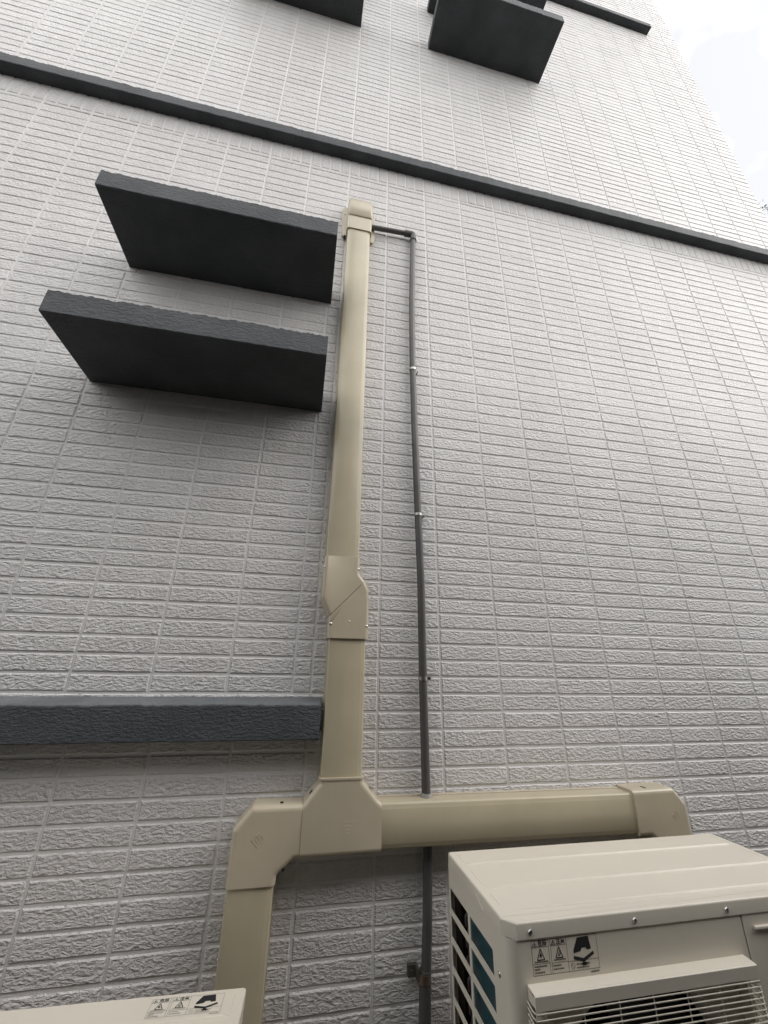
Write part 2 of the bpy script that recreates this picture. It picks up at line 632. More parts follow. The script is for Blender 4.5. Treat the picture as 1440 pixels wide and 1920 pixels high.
for a_, b_, w_ in (((-0.1335, -2.06), (-0.142, -0.44), 0.104), ((-0.1045, -2.66), (-0.1065, -2.20), 0.108), ((-0.03, -2.732), (0.80, -2.736), 0.100), ((-0.306, GZ + 0.10), (-0.3065, -2.79), 0.106)):
    mb = MB(); run(mb, a_, b_, w_ + 0.0045, 0.013, r=0.0015); dpart(mb, 'duct_base', FITM)
# offset joint: upper half, seam, lower half
up_pts = [(-0.190, -2.030, 0.003), (-0.192, -2.158, 0.03), (-0.166, -2.212, 0.001), (-0.0605, -2.102, 0.001), (-0.079, -2.080, 0.012), (-0.0785, -2.028, 0.003)]
mb = MB(); slab_xz(mb, up_pts, 0.004, -0.0695, 0.011, flat=(2, 5)); dpart(mb, 'offset_joint')
mid_pts = [(-0.1660, -2.2135, 0.001), (-0.0600, -2.1035, 0.004), (-0.0475, -2.128, 0.02), (-0.0465, -2.19, 0.002), (-0.1655, -2.24, 0.002)]
mb = MB(); slab_xz(mb, mid_pts, 0.0035, -0.0688, 0.011, flat=(0, 3))
low_pts = [(-0.1662, -2.224, 0.004), (-0.150, -2.204, 0.004), (-0.118, -2.164, 0.004), (-0.106, -2.152, 0.004), (-0.0455, -2.153, 0.0005), (-0.0455, -2.274, 0.0005), (-0.1662, -2.274, 0.0005)]
slab_xz(mb, low_pts, 0.003, -0.0710, 0.011, flat=(1, 2, 3, 5))
dpart(mb, 'offset_joint')
for (x, z, y) in ((-0.1875, -2.064, -0.0635), (-0.0825, -2.066, -0.0660), (-0.159, -2.234, -0.0700), (-0.0515, -2.238, -0.0690)):
    dpart(screw(x, y, z, 0.0045), 'screw', STEEL)
dpart(screw(-0.104, -0.0705, -2.226, 0.0035), 'plug', EMBOSS)

# tee joint
tee = [(-0.161, -2.622, 0.002), (-0.161, -2.632, 0.004), (-0.199, -2.676, 0.006), (-0.199, -2.787, 0.002), (0.003, -2.787, 0.002), (0.003, -2.680, 0.006),
       (-0.006, -2.674, 0.004), (-0.0465, -2.632, 0.004), (-0.0465, -2.622, 0.002)]
mb = MB(); slab_xz(mb, tee, 0.004, -0.0700, 0.012, flat=(2, 4, 8)); tee_o = dpart(mb, 'tee_joint')
# rim where the lower run enters the tee
mb = MB(); slab_xz(mb, [(-0.164, -2.626, 0.0005), (-0.164, -2.621, 0.0005), (-0.0440, -2.621, 0.0005), (-0.0440, -2.626, 0.0005)], 0.004, -0.0715, 0.013, flat=(1, 3))
dpart(mb, 'rim')
# left elbow
elb = [(-0.1995, -2.676, 0.001), (-0.322, -2.676, 0.012), (-0.3625, -2.722, 0.012), (-0.3625, -2.833, 0.002), (-0.2495, -2.833, 0.002), (-0.2490, -2.815, 0.006), (-0.2110, -2.786, 0.006), (-0.1995, -2.786, 0.001)]
mb = MB(); slab_xz(mb, elb, 0.004, -0.0690, 0.012, flat=(3, 7)); dpart(mb, 'elbow_joint')
# right elbow
elr = [(0.757, -2.678, 0.002), (0.900, -2.676, 0.012), (0.9345, -2.716, 0.012), (0.9345, -2.86, 0.002), (0.822, -2.86, 0.002), (0.821, -2.812, 0.006), (0.795, -2.790, 0.006), (0.757, -2.790, 0.002)]
mb = MB(); slab_xz(mb, elr, 0.004, -0.0700, 0.012, flat=(3, 7)); dpart(mb, 'elbow_joint')

# square screw slots on the sloping shoulders of the fittings
def slot(x, y, z, ax, ay, s=0.0075, t=0.0035):
    mb = MB()
    p = Vector((x, y, z)); a = Vector(ax).normalized(); b = Vector(ay).normalized(); c = a.cross(b)
    vs_ = []
    for k in (-0.5, 0.5):
        for (i, q) in ((-1, -1), (1, -1), (1, 1), (-1, 1)):
            vs_.append(p + a * (i * s * 0.5) + b * (q * t) + c * (k * 0.0016))
    mb.add(vs_, [(0, 3, 2, 1), (4, 5, 6, 7), (0, 1, 5, 4), (1, 2, 6, 5), (2, 3, 7, 6), (3, 0, 4, 7)])
    return mb
dpart(slot(-0.1805, -0.048, -2.6545, (0.65, 0, 0.76), (0, 1, 0), 0.010, 0.0065), 'slot', HOLE, smooth=None)
dpart(slot(-0.0270, -0.048, -2.6525, (0.70, 0, -0.71), (0, 1, 0), 0.010, 0.0065), 'slot', HOLE, smooth=None)
dpart(slot(-0.252, -0.044, -2.6760, (1, 0, 0), (0, 1, 0), 0.008, 0.006), 'slot', HOLE, smooth=None)
dpart(slot(0.815, -0.046, -2.6772, (1, 0, 0), (0, 1, 0), 0.006, 0.009), 'slot', HOLE, smooth=None)
dpart(screw(-0.3600, -0.0600, -2.797, 0.0040), 'screw', STEEL)
dpart(screw(-0.2350, -0.0600, -2.806, 0.0045), 'screw', BLACK)
dpart(screw(-0.038, -0.0610, -2.784, 0.0040), 'screw', BLACK)

# moulded diamond marks and small moulded lettering on the fittings
def diamond(x, z, y, s=0.016):
    mb = MB()
    for k in range(4):
        for sg in (1, -1):
            o_ = (k - 1.5) * s * 0.42
            c = Vector((x, z)) + Vector((1, sg)).normalized() * o_
            dd = Vector((1, -sg)).normalized() * (s * (0.72 if (k + sg) % 2 else 0.45))
            a, b = c - dd, c + dd
            n_ = Vector((-(b - a).y, (b - a).x)).normalized() * 0.0005
            q = [a - n_, b - n_, b + n_, a + n_]
            vs_ = [(p.x, y + 0.001, p.y) for p in q] + [(p.x, y - 0.0004, p.y) for p in q]
            mb.add(vs_, [(4, 5, 6, 7), (0, 1, 5, 4), (1, 2, 6, 5), (2, 3, 7, 6), (3, 0, 4, 7)])
    return mb
dpart(diamond(-0.300, -2.742, -0.0694), 'moulded_mark', EMBOSS, smooth=None)
dpart(diamond(0.886, -2.742, -0.0704, 0.013), 'moulded_mark', EMBOSS, smooth=None)
mb = MB()
for r_, (w_, z_) in enumerate(((0.024, -2.716), (0.018, -2.7245), (0.010, -2.7315), (0.008, -2.738))):
    x_ = -0.084 - w_ / 2
    while x_ < -0.084 + w_ / 2:
        l_ = random.uniform(0.0012, 0.003)
        mb.box(x_, x_ + l_, -0.0704, -0.069, z_ - 0.0012, z_ + 0.0012)
        x_ += l_ + 0.0009
dpart(mb, 'moulded_mark', EMBOSS, smooth=None)

# wall cap at the top of the riser: side profile (y, z) swept across x with rounded sides
prof = [(0.004, -0.487), (-0.070, -0.487), (-0.0705, -0.404), (-0.0745, -0.401), (-0.081, -0.385), (-0.0845, -0.360), (-0.0835, -0.332),
        (-0.0785, -0.305), (-0.069, -0.279), (-0.053, -0.257), (-0.031, -0.243), (0.004, -0.238)]
mb = MB()
xa, xb = -0.1985, -0.0835
cols_ = [(xa, 0.0), ]
def cap_section(x, shrink):
    out = []
    n_ = len(prof)
    for i, (y, z) in enumerate(prof):
        yy = y if i in (0, n_ - 1) else y + shrink
        zz = z - (shrink if i >= 8 else 0)
        out.append((x, yy, zz))
    return out
secs = []
r_ = 0.012
for k in range(6):
    th = math.pi / 2 * k / 5
    secs.append(cap_section(xa + r_ - r_ * math.cos(th), r_ * (1 - math.sin(th))))
for k in range(6):
    th = math.pi / 2 * (1 - k / 5)
    secs.append(cap_section(xb - r_ + r_ * math.cos(th), r_ * (1 - math.sin(th))))
n_ = len(prof)
vs_ = [p for s in secs for p in s]
fs = []
for i in range(len(secs) - 1):
    for k in range(n_):
        k2 = (k + 1) % n_
        fs.append((i * n_ + k, i * n_ + k2, (i + 1) * n_ + k2, (i + 1) * n_ + k))
fs.append(tuple(range(n_ - 1, -1, -1)))
fs.append(tuple((len(secs) - 1) * n_ + k for k in range(n_)))
mb.add(vs_, fs)
dpart(mb, 'wall_cap', FITM, smooth=30)
mb = MB()
slab_xz(mb, [(-0.224, -0.285, 0.003), (-0.212, -0.262, 0.003), (-0.070, -0.262, 0.003), (-0.064, -0.272, 0.003), (-0.064, -0.355, 0.003),
             (-0.062, -0.42, 0.003), (-0.062, -0.455, 0.003), (-0.07, -0.475, 0.003), (-0.196, -0.475, 0.003), (-0.218, -0.465, 0.003)], 0.004, -0.012, 0.003)
dpart(mb, 'flange', FITM)
dpart(screw(-0.209, -0.0115, -0.318, 0.003), 'screw', BLACK)
mb = MB(); mb.tube([(-0.205, -0.004, -0.470), (-0.203, -0.02, -0.482)], 0.006, n=8); dpart(mb, 'screw', BLACK)

# ------------------------------------------------------------------ drain pipe
pipe = empty('drain_pipe', (0.13, -0.02, GZ))
tag(pipe, 'thin dark grey drain pipe running down the tiles right of the duct', 'pipe')
def ppart(mb, name, m, **kw):
    mb.v = [(x - 0.13, y + 0.02, z - GZ) for x, y, z in mb.v]
    return mb.build(name, m, pipe, smooth=50, **kw)
PR = 0.0125
mb = MB()
path = [(0.127, -0.4), (0.122, -0.55), (0.1165, -0.80), (0.1150, -1.0), (0.1155, -1.205), (0.120, -1.50), (0.128, -1.847), (0.1340, -2.10), (0.1345, -2.381), (0.137, -2.6), (0.139, -2.8), (0.134, -2.95), (0.125, -3.10), (0.118, -3.3), (0.115, GZ - 0.02)]
mb.tube([(x, -0.022, z) for x, z in path], PR, n=18)
ppart(mb, 'pipe', PIPEM)
mb = MB()
mb.tube([(-0.085, -0.024, -0.385), (0.02, -0.023, -0.377), (0.10, -0.022, -0.371)], 0.0115, n=16)
ppart(mb, 'pipe', PIPEM)
mb = MB()
mb.tube([(0.085, -0.022, -0.372), (0.118, -0.022, -0.370), (0.1255, -0.022, -0.3725), (0.1275, -0.022, -0.38), (0.127, -0.022, -0.412)], 0.0150, n=18)
mb.tube([(0.127, -0.022, -0.409), (0.127, -0.022, -0.414)], 0.0162, n=18)
ppart(mb, 'pipe_elbow', PIPEM)
mb = MB(); mb.tube([(0.1265, -0.022, -3.035), (0.121, -0.022, -3.20)], 0.0150, n=18); ppart(mb, 'pipe_sleeve', PIPEM)
mb = MB(); mb.tube([(0.1370, -0.024, -2.674), (0.1370, -0.024, -2.684)], [0.0145, 0.0175], n=16)
ppart(mb, 'sealant', mat('clear_sealant', (0.30, 0.29, 0.26), 0.25))
CLIPM = mat('clip_steel', (0.42, 0.41, 0.39), 0.38, 0.5, 1.0)
def clamp(x, z, side=1, w=0.0095):
    mb = MB()
    n_ = 20
    vs_, fs = [], []
    for k in range(n_ + 1):
        a = math.pi * k / n_
        for rr in (PR + 0.0003, PR + 0.0020):
            for zz in (-w / 2, w / 2):
                vs_.append((x - math.cos(a) * rr, -0.022 - math.sin(a) * rr, z + zz))
    for k in range(n_):
        b_ = k * 4
        for (p, q) in ((0, 1), (1, 3), (3, 2), (2, 0)):
            fs.append((b_ + p, b_ + q, b_ + 4 + q, b_ + 4 + p))
    mb.add(vs_, fs)
    s = side
    x0, x1 = sorted((x + s * (PR + 0.0006), x + s * (PR + 0.016)))
    mb.box(x0, x1, -0.014, -0.0125, z - w / 2, z + w / 2)
    mb.box(*sorted((x + s * (PR + 0.0004), x + s * (PR + 0.0022))), -0.024, -0.0125, z - w / 2, z + w / 2)
    mb.tube([(x + s * 0.0225, 0.003, z), (x + s * 0.0225, -0.0165, z)], 0.0028, n=8, mi=1)
    mb.v = [(a - 0.13, b + 0.02, c - GZ) for a, b, c in mb.v]
    return mb.build('clamp', [CLIPM, BLACK], pipe, smooth=40)
clamp(0.1155, -1.205); clamp(0.128, -1.847); clamp(0.1340, -2.381, w=0.0105)
# low bracket with a back plate left of the pipe
mb = MB()
mb.box(0.086, 0.110, -0.012, 0.002, -3.052, -3.030)
mb.box(0.104, 0.110, -0.030, -0.012, -3.052, -3.030)
mb.tube([(0.094, -0.011, -3.041), (0.094, -0.017, -3.041)], 0.004, n=10)
ppart(mb, 'bracket', mat('tarnished_steel', (0.16, 0.15, 0.12), 0.45, 0.5, 0.8))
mb = MB(); mb.tube([(0.124, -0.022, -3.040), (0.1235, -0.022, -3.056)], 0.0165, n=16); ppart(mb, 'clamp', mat('aged_steel', (0.35, 0.27, 0.22), 0.35, 0.5, 1.0))

# ------------------------------------------------------------------ outdoor units
def text_mesh(body, size, m):
    cu = bpy.data.curves.new('lettering', 'FONT')
    cu.body = body
    cu.size = size
    cu.align_x = 'CENTER'
    cu.align_y = 'CENTER'
    cu.offset = size * 0.02
    o = bpy.data.objects.new('lettering_tmp', cu)
    COL.objects.link(o)
    bpy.context.view_layer.update()
    me = bpy.data.meshes.new_from_object(o)
    vs_ = [tuple(v.co) for v in me.vertices]
    fs = [tuple(p.vertices) for p in me.polygons]
    bpy.data.objects.remove(o)
    bpy.data.curves.remove(cu)
    bpy.data.meshes.remove(me)
    return vs_, fs

def warning_label(parent, W, H, place, dark=INK, thin=INKL):
    """printed label drawn in (u, v) with 0,0 top-left, u right, v down; place maps (u, v, lift) to 3D"""
    line, ink = MB(), MB()
    lift = 0.0003
    def quad(mb, u0, v0, u1, v1):
        pts = [(u0, v0), (u1, v0), (u1, v1), (u0, v1)]
        mb.add([place(a * W, b * H, lift) for a, b in pts], [(0, 1, 2, 3)])
    def seg(mb, u0, v0, u1, v1, t=0.0006):
        a, b = Vector((u0 * W, v0 * H)), Vector((u1 * W, v1 * H))
        d = (b - a).normalized()
        n_ = Vector((-d.y, d.x)) * t / 2
        mb.add([place(p.x, p.y, lift) for p in (a - n_, b - n_, b + n_, a + n_)], [(0, 1, 2, 3)])
    def poly(mb, pts):
        mb.add([place(a * W, b * H, lift) for a, b in pts], [tuple(range(len(pts)))])
    for (u0, v0, u1, v1) in ((0, 0, 1, 0), (0, 1, 1, 1), (0, 0, 0, 1), (1, 0, 1, 1), (.255, 0, .255, 1), (.285, 0, .285, 1), (.53, 0, .53, 1),
                             (0, .2, .255, .2), (.285, .2, .53, .2), (.53, .72, 1, .72), (0, .68, .255, .68), (.285, .7, .53, .7)):
        seg(line, u0, v0, u1, v1)
    for cx in (.045, .33):
        seg(line, cx, .04, cx - .032, .17, .0008); seg(line, cx, .04, cx + .032, .17, .0008); seg(line, cx - .032, .17, cx + .032, .17, .0008)
        quad(ink, cx - .006, .09, cx + .006, .145)
    for cx in (.128, .405):
        seg(ink, cx, .25, cx - .055, .57, .0013); seg(ink, cx, .25, cx + .055, .57, .0013); seg(ink, cx - .055, .57, cx + .055, .57, .0013)
    quad(ink, .119, .38, .137, .50); quad(ink, .108, .43, .148, .46)
    seg(ink, .385, .52, .418, .36, .0011); seg(ink, .40, .53, .43, .43, .0011)
    # boot pressing on a bent plate
    boot, plate = MB(), MB()
    poly(boot, [(.70, .05), (.875, .03), (.90, .42), (.835, .44), (.82, .36), (.755, .37), (.735, .46), (.63, .50), (.625, .42)])
    poly(plate, [(.62, .57), (.77, .67), (.925, .49), (.94, .58), (.77, .78), (.62, .68)])
    star = MB()
    sp = []
    for k in range(16):
        an = 2 * math.pi * k / 16
        rr = 1.0 if k % 2 else 0.62
        sp.append((.775 + .06 * rr * math.cos(an), .83 + .07 * rr * math.sin(an)))
    poly(star, sp)
    # rows of fine print as broken strokes
    def fine(u0, u1, v, h=.045):
        u = u0
        while u < u1:
            l_ = random.uniform(.008, .02)
            quad(line, u, v, min(u + l_, u1), v + h)
            u += l_ + .005
    for (a, b, v) in ((.03, .23, .60), (.02, .21, .73), (.02, .1, .81), (.02, .17, .90), (.32, .50, .60), (.30, .42, .76), (.30, .46, .86), (.65, .86, .80), (.65, .84, .90), (.86, .99, 1.06)):
        fine(a, b, v)
    for k in range(16):
        a0, a1 = 2 * math.pi * k / 16, 2 * math.pi * (k + 1) / 16
        seg(line, .595 + .03 * math.cos(a0), .86 + .09 * math.sin(a0), .595 + .03 * math.cos(a1), .86 + .09 * math.sin(a1))
    seg(line, .575, .80, .615, .92)
    lab = line.build('warning_label', thin, parent)
    ink.build('warning_triangles', dark, lab)
    boot.build('boot_symbol', dark, lab)
    plate.build('plate_symbol', dark, lab)
    star.build('burst_symbol', dark, lab)
    for body, cu_, cv in (('危險', .165, .105), ('注意', .44, .105)):
        vs_, fs = text_mesh(body, 0.0088, dark)
        mb = MB()
        mb.add([place(cu_ * W + x, cv * H - y, lift) for x, y, z in vs_], fs)
        mb.build('lettering', dark, lab)
    return lab

def rib(mb, a, b, w=0.0075, h=0.0036, z=0.0):
    """low rounded ridge along a->b in XY"""
    a, b = Vector(a), Vector(b)
    t = (b - a).normalized(); n_ = Vector((-t.y, t.x))
    prof_ = [(-w / 2, 0), (-w * 0.33, h * 0.7), (-w * 0.15, h), (w * 0.15, h), (w * 0.33, h * 0.7), (w / 2, 0)]
    vs_ = []
    for s, hh in ((0, 0.0), (0.012, 1), ((b - a).length - 0.012, 1), ((b - a).length, 0.0)):
        for o_, zz in prof_:
            p = a + t * s + n_ * o_ * (0.6 if hh == 0 else 1)
            vs_.append((p.x, p.y, z - 0.0004 + zz * hh))
    m_ = len(prof_)
    fs = [(s * m_ + k, (s + 1) * m_ + k, (s + 1) * m_ + k + 1, s * m_ + k + 1) for s in range(3) for k in range(m_ - 1)]
    mb.add(vs_, fs)

def rounded_plate(mb, pts, z0, z1, rb, seg=4, bottom=True):
    """outline in XY lifted from z0 to z1 with rounded top edge"""
    poly = arc_round([(p[0], p[1]) + tuple(p[2:]) for p in pts], 0.006)
    layers = [(poly, z0)]
    for k in range(seg + 1):
        th = math.pi / 2 * k / seg
        layers.append((inset(poly, rb * (1 - math.cos(th))), z1 - rb + rb * math.sin(th)))
    layers.append((inset(poly, rb + 0.0006), z1))
    n_ = len(poly)
    vs_ = [(p.x, p.y, z) for pl, z in layers for p in pl]
    fs = [(l * n_ + i, l * n_ + (i + 1) % n_, (l + 1) * n_ + (i + 1) % n_, (l + 1) * n_ + i) for l in range(len(layers) - 1) for i in range(n_)]
    fs.append(tuple((len(layers) - 1) * n_ + i for i in range(n_)))
    if bottom: fs.append(tuple(range(n_ - 1, -1, -1)))
    mb.add(vs_, fs)

def outdoor_unit(label, loc, W, Dp, H, rz=0.0, label_on_top=False, stand=0.05):
    """local origin: rear left corner on the ground; x to the right, y negative towards the viewer"""
    root = empty('outdoor_unit', loc, rz)
    tag(root, label, 'outdoor unit', 'air-conditioner outdoor units beside the wall')
    zt = stand + H
    zr = zt - 0.023
    # top panel with pressed ribs
    mb = MB()
    rounded_plate(mb, [(0, 0, .008), (0, -Dp + .020, .003), (.020, -Dp, .003), (W - .02, -Dp, .003), (W, -Dp + .020, .003), (W, 0, .008)], zr, zt, 0.0035)
    for yy, x0 in ((-0.069, 0.018), (-0.170, 0.018), (-0.252, 0.045)):
        rib(mb, (x0, yy), (W - 0.020, yy), z=zt)
    for y0, y1 in ((-0.011, -0.064), (-0.087, -0.164), (-0.187, -0.243)):
        rib(mb, (0.019, y0), (0.019, y1), 0.0035, 0.0012, z=zt)
        rib(mb, (W - 0.019, y0), (W - 0.019, y1), 0.0035, 0.0012, z=zt)
    top = mb.build('top_panel', ACM, root, smooth=35)
    # folded tab on the left skirt
    mb = MB()
    mb.add([(-0.0015, -0.165, zr + .014), (-0.0015, -0.198, zr + .001), (-0.0015, -0.176, zr - .004), (-0.0015, -0.163, zr - .002),
            (0.001, -0.165, zr + .014), (0.001, -0.198, zr + .001), (0.001, -0.176, zr - .004), (0.001, -0.163, zr - .002)],
           [(0, 3, 2, 1), (4, 5, 6, 7), (0, 1, 5, 4), (1, 2, 6, 5), (2, 3, 7, 6), (3, 0, 4, 7)])
    mb.build('tab', ACM, top)
    # casing: left side as an open frame with bars
    e = 0.0015
    cs = MB()
    t = 0.002
    zb = stand + 0.0
    zt2 = zr + 0.001
    ytop = zt - 0.064
    pitch, bar = 0.0487, 0.0115
    nrow = int((ytop - zb - 0.03) / pitch)
    ybot = ytop - nrow * pitch
    cs.box(e, e + t, -0.008, 0, zb, zt2)                       # rear strip
    cs.box(e, e + t, -0.122, -0.111, ybot, ytop)               # middle upright
    cs.box(e, e + t, -Dp + 0.022, -0.226, zb, zt2)             # front strip
    cs.box(e, e + t, -0.226, -0.008, ytop, zt2)                # top band
    cs.box(e, e + t, -0.226, -0.008, zb, ybot)                 # bottom band
    for k in range(1, nrow):
        z1 = ytop - k * pitch
        cs.box(e, e + t, -0.111, -0.008, z1, z1 + bar)
        cs.box(e, e + t, -0.226, -0.122, z1, z1 + bar)
    # rounded front-left corner, right side and back
    n_ = 6
    x0, y0, r_ = e, -Dp + 0.022, 0.0200
    ring = [(x0 + r_ - r_ * math.cos(math.pi / 2 * k / n_), y0 - r_ * math.sin(math.pi / 2 * k / n_)) for k in range(n_ + 1)]
    ring += [(e + r_ + 0.008, y0 - r_ + 0.0)]
    vs_, fs = [], []
    for (a, b) in ring:
        vs_ += [(a, b, zb), (a, b, zt2)]
    for k in range(len(ring) - 1):
        fs.append((2 * k, 2 * k + 2, 2 * k + 3, 2 * k + 1))
    cs.add(vs_, fs)
    cs.box(W - e - t, W - e, -Dp + 0.004, 0, zb, zt2)
    cs.box(e + t, W - e - t, -t, 0, zb, zt2)
    cs.box(e + t, W - e - t, -Dp + 0.006, -t, zb, zb + t)
    case = cs.build('casing', ACM, root, smooth=50)
    # coil behind the side openings, dark tube sheet at the rear
    mb = MB()
    mb.box(0.016, 0.036, -0.245, -0.072, zb + 0.004, zr - 0.004)
    mb.build('heat_exchanger', COIL, root)
    mb = MB()
    mb.box(0.012, 0.045, -0.046, -0.005, zb + 0.004, zr - 0.004)
    mb.build('end_plate', HOLE, root)
    mb = MB()
    mb.box(0.024, 0.045, -0.0718, -0.0462, zb + 0.004, zr - 0.004)
    mb.build('tube_sheet', mat('galvanised', (0.28, 0.29, 0.29), 0.5, 0.5, 0.5), root)
    pts = []
    z1 = zr - 0.03
    while z1 > zb + 0.05:
        pts += [(0.023, -0.060, z1), (0.017, -0.060, z1 - .006), (0.017, -0.060, z1 - .020), (0.023, -0.060, z1 - .026)]
        z1 -= 0.034
    mb = MB()
    mb.tube(pts, 0.0035, n=8)
    mb.build('return_bend', mat('dull_copper', (0.10, 0.085, 0.08), 0.5, 0.5, 0.6), root, smooth=60)
    # front panel with a round opening
    xs = 0.487                      # seam to the service cover
    yf = -Dp + 0.0020
    cx, r_ = 0.268 * 0.98, min(0.200, (H - 0.11) / 2)
    cz = zt - 0.108 - r_
    gz = zt - 0.0815
    X0, X1, Z0, Z1 = 0.0295, xs, zb, zt2                 # whole panel
    xl, xr, zl, zh = 0.038, 0.467, zb + 0.022, gz - 0.004  # sunken field behind the guard
    yr = yf + 0.020
    n_ = 72
    vs_, fs = [], []
    for k in range(n_):
        a = 2 * math.pi * k / n_
        c_, s_ = math.cos(a), math.sin(a)
        tx = ((xr - cx) if c_ > 0 else (cx - xl)) / max(abs(c_), 1e-6)
        tz = ((zh - cz) if s_ > 0 else (cz - zl)) / max(abs(s_), 1e-6)
        tt = min(tx, tz)
        rr_ = min(r_ + .006, tt - 0.0005)
        vs_ += [(cx + c_ * tt, yr, cz + s_ * tt), (cx + c_ * rr_, yr, cz + s_ * rr_), (cx + c_ * (rr_ - .006), yr + .010, cz + s_ * (rr_ - .006)), (cx + c_ * (rr_ - .010), yr + 0.06, cz + s_ * (rr_ - .010))]
    for k in range(n_):
        k2 = (k + 1) % n_
        for l in range(3):
            fs.append((4 * k + l, 4 * k2 + l, 4 * k2 + l + 1, 4 * k + l + 1))
    corner = [(xl, zl), (xr, zl), (xr, zh), (xl, zh)]
    outer = [(X0, Z0), (X1, Z0), (X1, Z1), (X0, Z1)]
    b0 = len(vs_)
    for (a, b) in corner: vs_.append((a, yr, b))
    for (a, b) in corner: vs_.append((a, yf, b))
    for (a, b) in outer: vs_.append((a, yf, b))
    for ci, (a, b) in enumerate(corner):
        an = math.atan2(b - cz, a - cx) % (2 * math.pi)
        k = int(an / (2 * math.pi / n_))
        fs.append((4 * k, b0 + ci, 4 * ((k + 1) % n_)))
    for q in range(4):
        q2 = (q + 1) % 4
        fs.append((b0 + q, b0 + q2, b0 + 4 + q2, b0 + 4 + q))
        fs.append((b0 + 4 + q, b0 + 4 + q2, b0 + 8 + q2, b0 + 8 + q))
    mb = MB(); mb.add(vs_, fs)
    fp = mb.build('front_panel', ACM, root, smooth=35)
    mb = MB()
    mb.box(xs + 0.003, W - e - 0.0005, yf - 0.0005, yf + 0.012, zb, zt2 - 0.0005)
    sc = mb.build('service_cover', ACM, root, bevel=0.0015)
    mb = MB()
    mb.box(xs + 0.024, xs + 0.17, yf - 0.006, yf - 0.0004, zt - 0.047, zt - 0.041)
    mb.build('handle', ACM, sc, bevel=0.0018)
    # fan
    mb = MB()
    yfan = yf + 0.055
    yfan += 0.02
    mb.tube([(cx, yfan - .02, cz), (cx, yfan - .012, cz), (cx, yfan + .04, cz)], [0.03, 0.045, 0.045], n=24)
    for k in range(3):
        a0 = 2 * math.pi * k / 3 + 0.5
        vs_, fs = [], []
        for i in range(7):
            a = a0 + i * 0.23
            for rr in (0.04, 0.11, r_ - 0.02):
                vs_.append((cx + math.cos(a) * rr, yfan + 0.03 - i * 0.007, cz + math.sin(a) * rr))
        for i in range(6):
            for l in range(2):
                fs.append((i * 3 + l, (i + 1) * 3 + l, (i + 1) * 3 + l + 1, i * 3 + l + 1))
        mb.add(vs_, fs)
    mb.build('fan', BLACK, root, smooth=40)
    mb = MB(); mb.box(0.05, xs, yf + 0.15, yf + 0.155, zb + .005, zr - .005); mb.box(xs - .003, xs, yf + .025, yf + .15, zb + .005, zr - .005)
    mb.build('inner_panel', HOLE, root)
    # wire guard with its folded top rail
    gx0, gx1, gy = 0.032, 0.473, -Dp - 0.021
    mb = MB()
    vs_ = []
    pf = [(yf + .0005, gz + 0.0015), (gy + 0.001, gz), (gy - .0005, gz - 0.0015), (gy, gz - 0.019), (gy + 0.0018, gz - 0.019), (gy + 0.0015, gz - 0.003), (yf + .0005, gz - 0.0008)]
    for x_ in (gx0, gx1):
        for (b, c) in pf: vs_.append((x_, b, c))
    m_ = len(pf)
    fs = [(k, (k + 1) % m_, m_ + (k + 1) % m_, m_ + k) for k in range(m_)] + [tuple(range(m_ - 1, -1, -1)), tuple(range(m_, 2 * m_))]
    mb.add(vs_, fs)
    for x_, s in ((gx0, 1), (gx1, -1)):
        mb.box(*sorted((x_, x_ + s * 0.0015)), gy + 0.002, yf - .0003, gz - 0.016, gz - 0.001)
        mb.box(*sorted((x_, x_ + s * 0.010)), gy + 0.0002, gy + 0.0016, gz - 0.028, gz - 0.018)
        mb.box(*sorted((x_ + s * 0.014, x_ + s * 0.017)), gy + 0.0002, gy + 0.0016, gz - 0.026, gz - 0.018)
    rail = mb.build('guard_rail', ACM, root)
    mb = MB()
    k = 0
    z1 = gz - 0.0225
    zend = zb + 0.03
    while z1 > zend:
        mb.tube([(gx0 - 0.002, yf, z1 + .004), (gx0 - 0.003, gy + 0.006, z1 + .002), (gx0 + 0.001, gy + 0.0005, z1), (gx1 - 0.001, gy + 0.0005, z1), (gx1 + 0.003, gy + 0.006, z1 + .002), (gx1 + 0.002, yf, z1 + .004)], 0.00115, n=6)
        z1 -= 0.00745
    for i in range(7):
        x_ = gx0 + 0.020 + i * 0.0668
        mb.tube([(x_, yf - 0.004, gz - 0.004), (x_, gy + 0.0032, gz - 0.014), (x_, gy + 0.0032, zend)], 0.0013, n=6)
    mb.build('wire_guard', ACM, root, smooth=60)
    # screws
    for x_ in (0.045, 0.254, 0.458):
        screw_local(root, (x_, -Dp - 0.0002, zt - 0.0135), (0, -1, 0))
    screw_local(root, (e - 0.0002, -0.249, zt - 0.085), (-1, 0, 0))
    screw_local(root, (W + 0.0002, -0.15, zt - 0.0135), (1, 0, 0))
    # feet
    for x_ in (0.10, W - 0.16):
        mb = MB()
        mb.box(x_, x_ + 0.06, -Dp - 0.02, 0.01, 0.0, stand - 0.001)
        mb.build('foot', GROUT, root, bevel=0.003)
    if label_on_top:
        warning_label(root, 0.131, 0.044, lambda u, v, l: (W - 0.1705 + u, -0.012 - v, zt + l), thin=mat('label_grey', (0.22, 0.21, 0.19), 0.6))
    else:
        warning_label(root, 0.126, 0.0445, lambda u, v, l: (0.0455 + u, yf - l, zt - 0.0175 - 0.009 - v))
    return root

def screw_local(root, p, nrm):
    mb = screw(p[0], p[1], p[2], 0.0042, nrm=nrm)
    return mb.build('screw', STEEL, root, smooth=40)

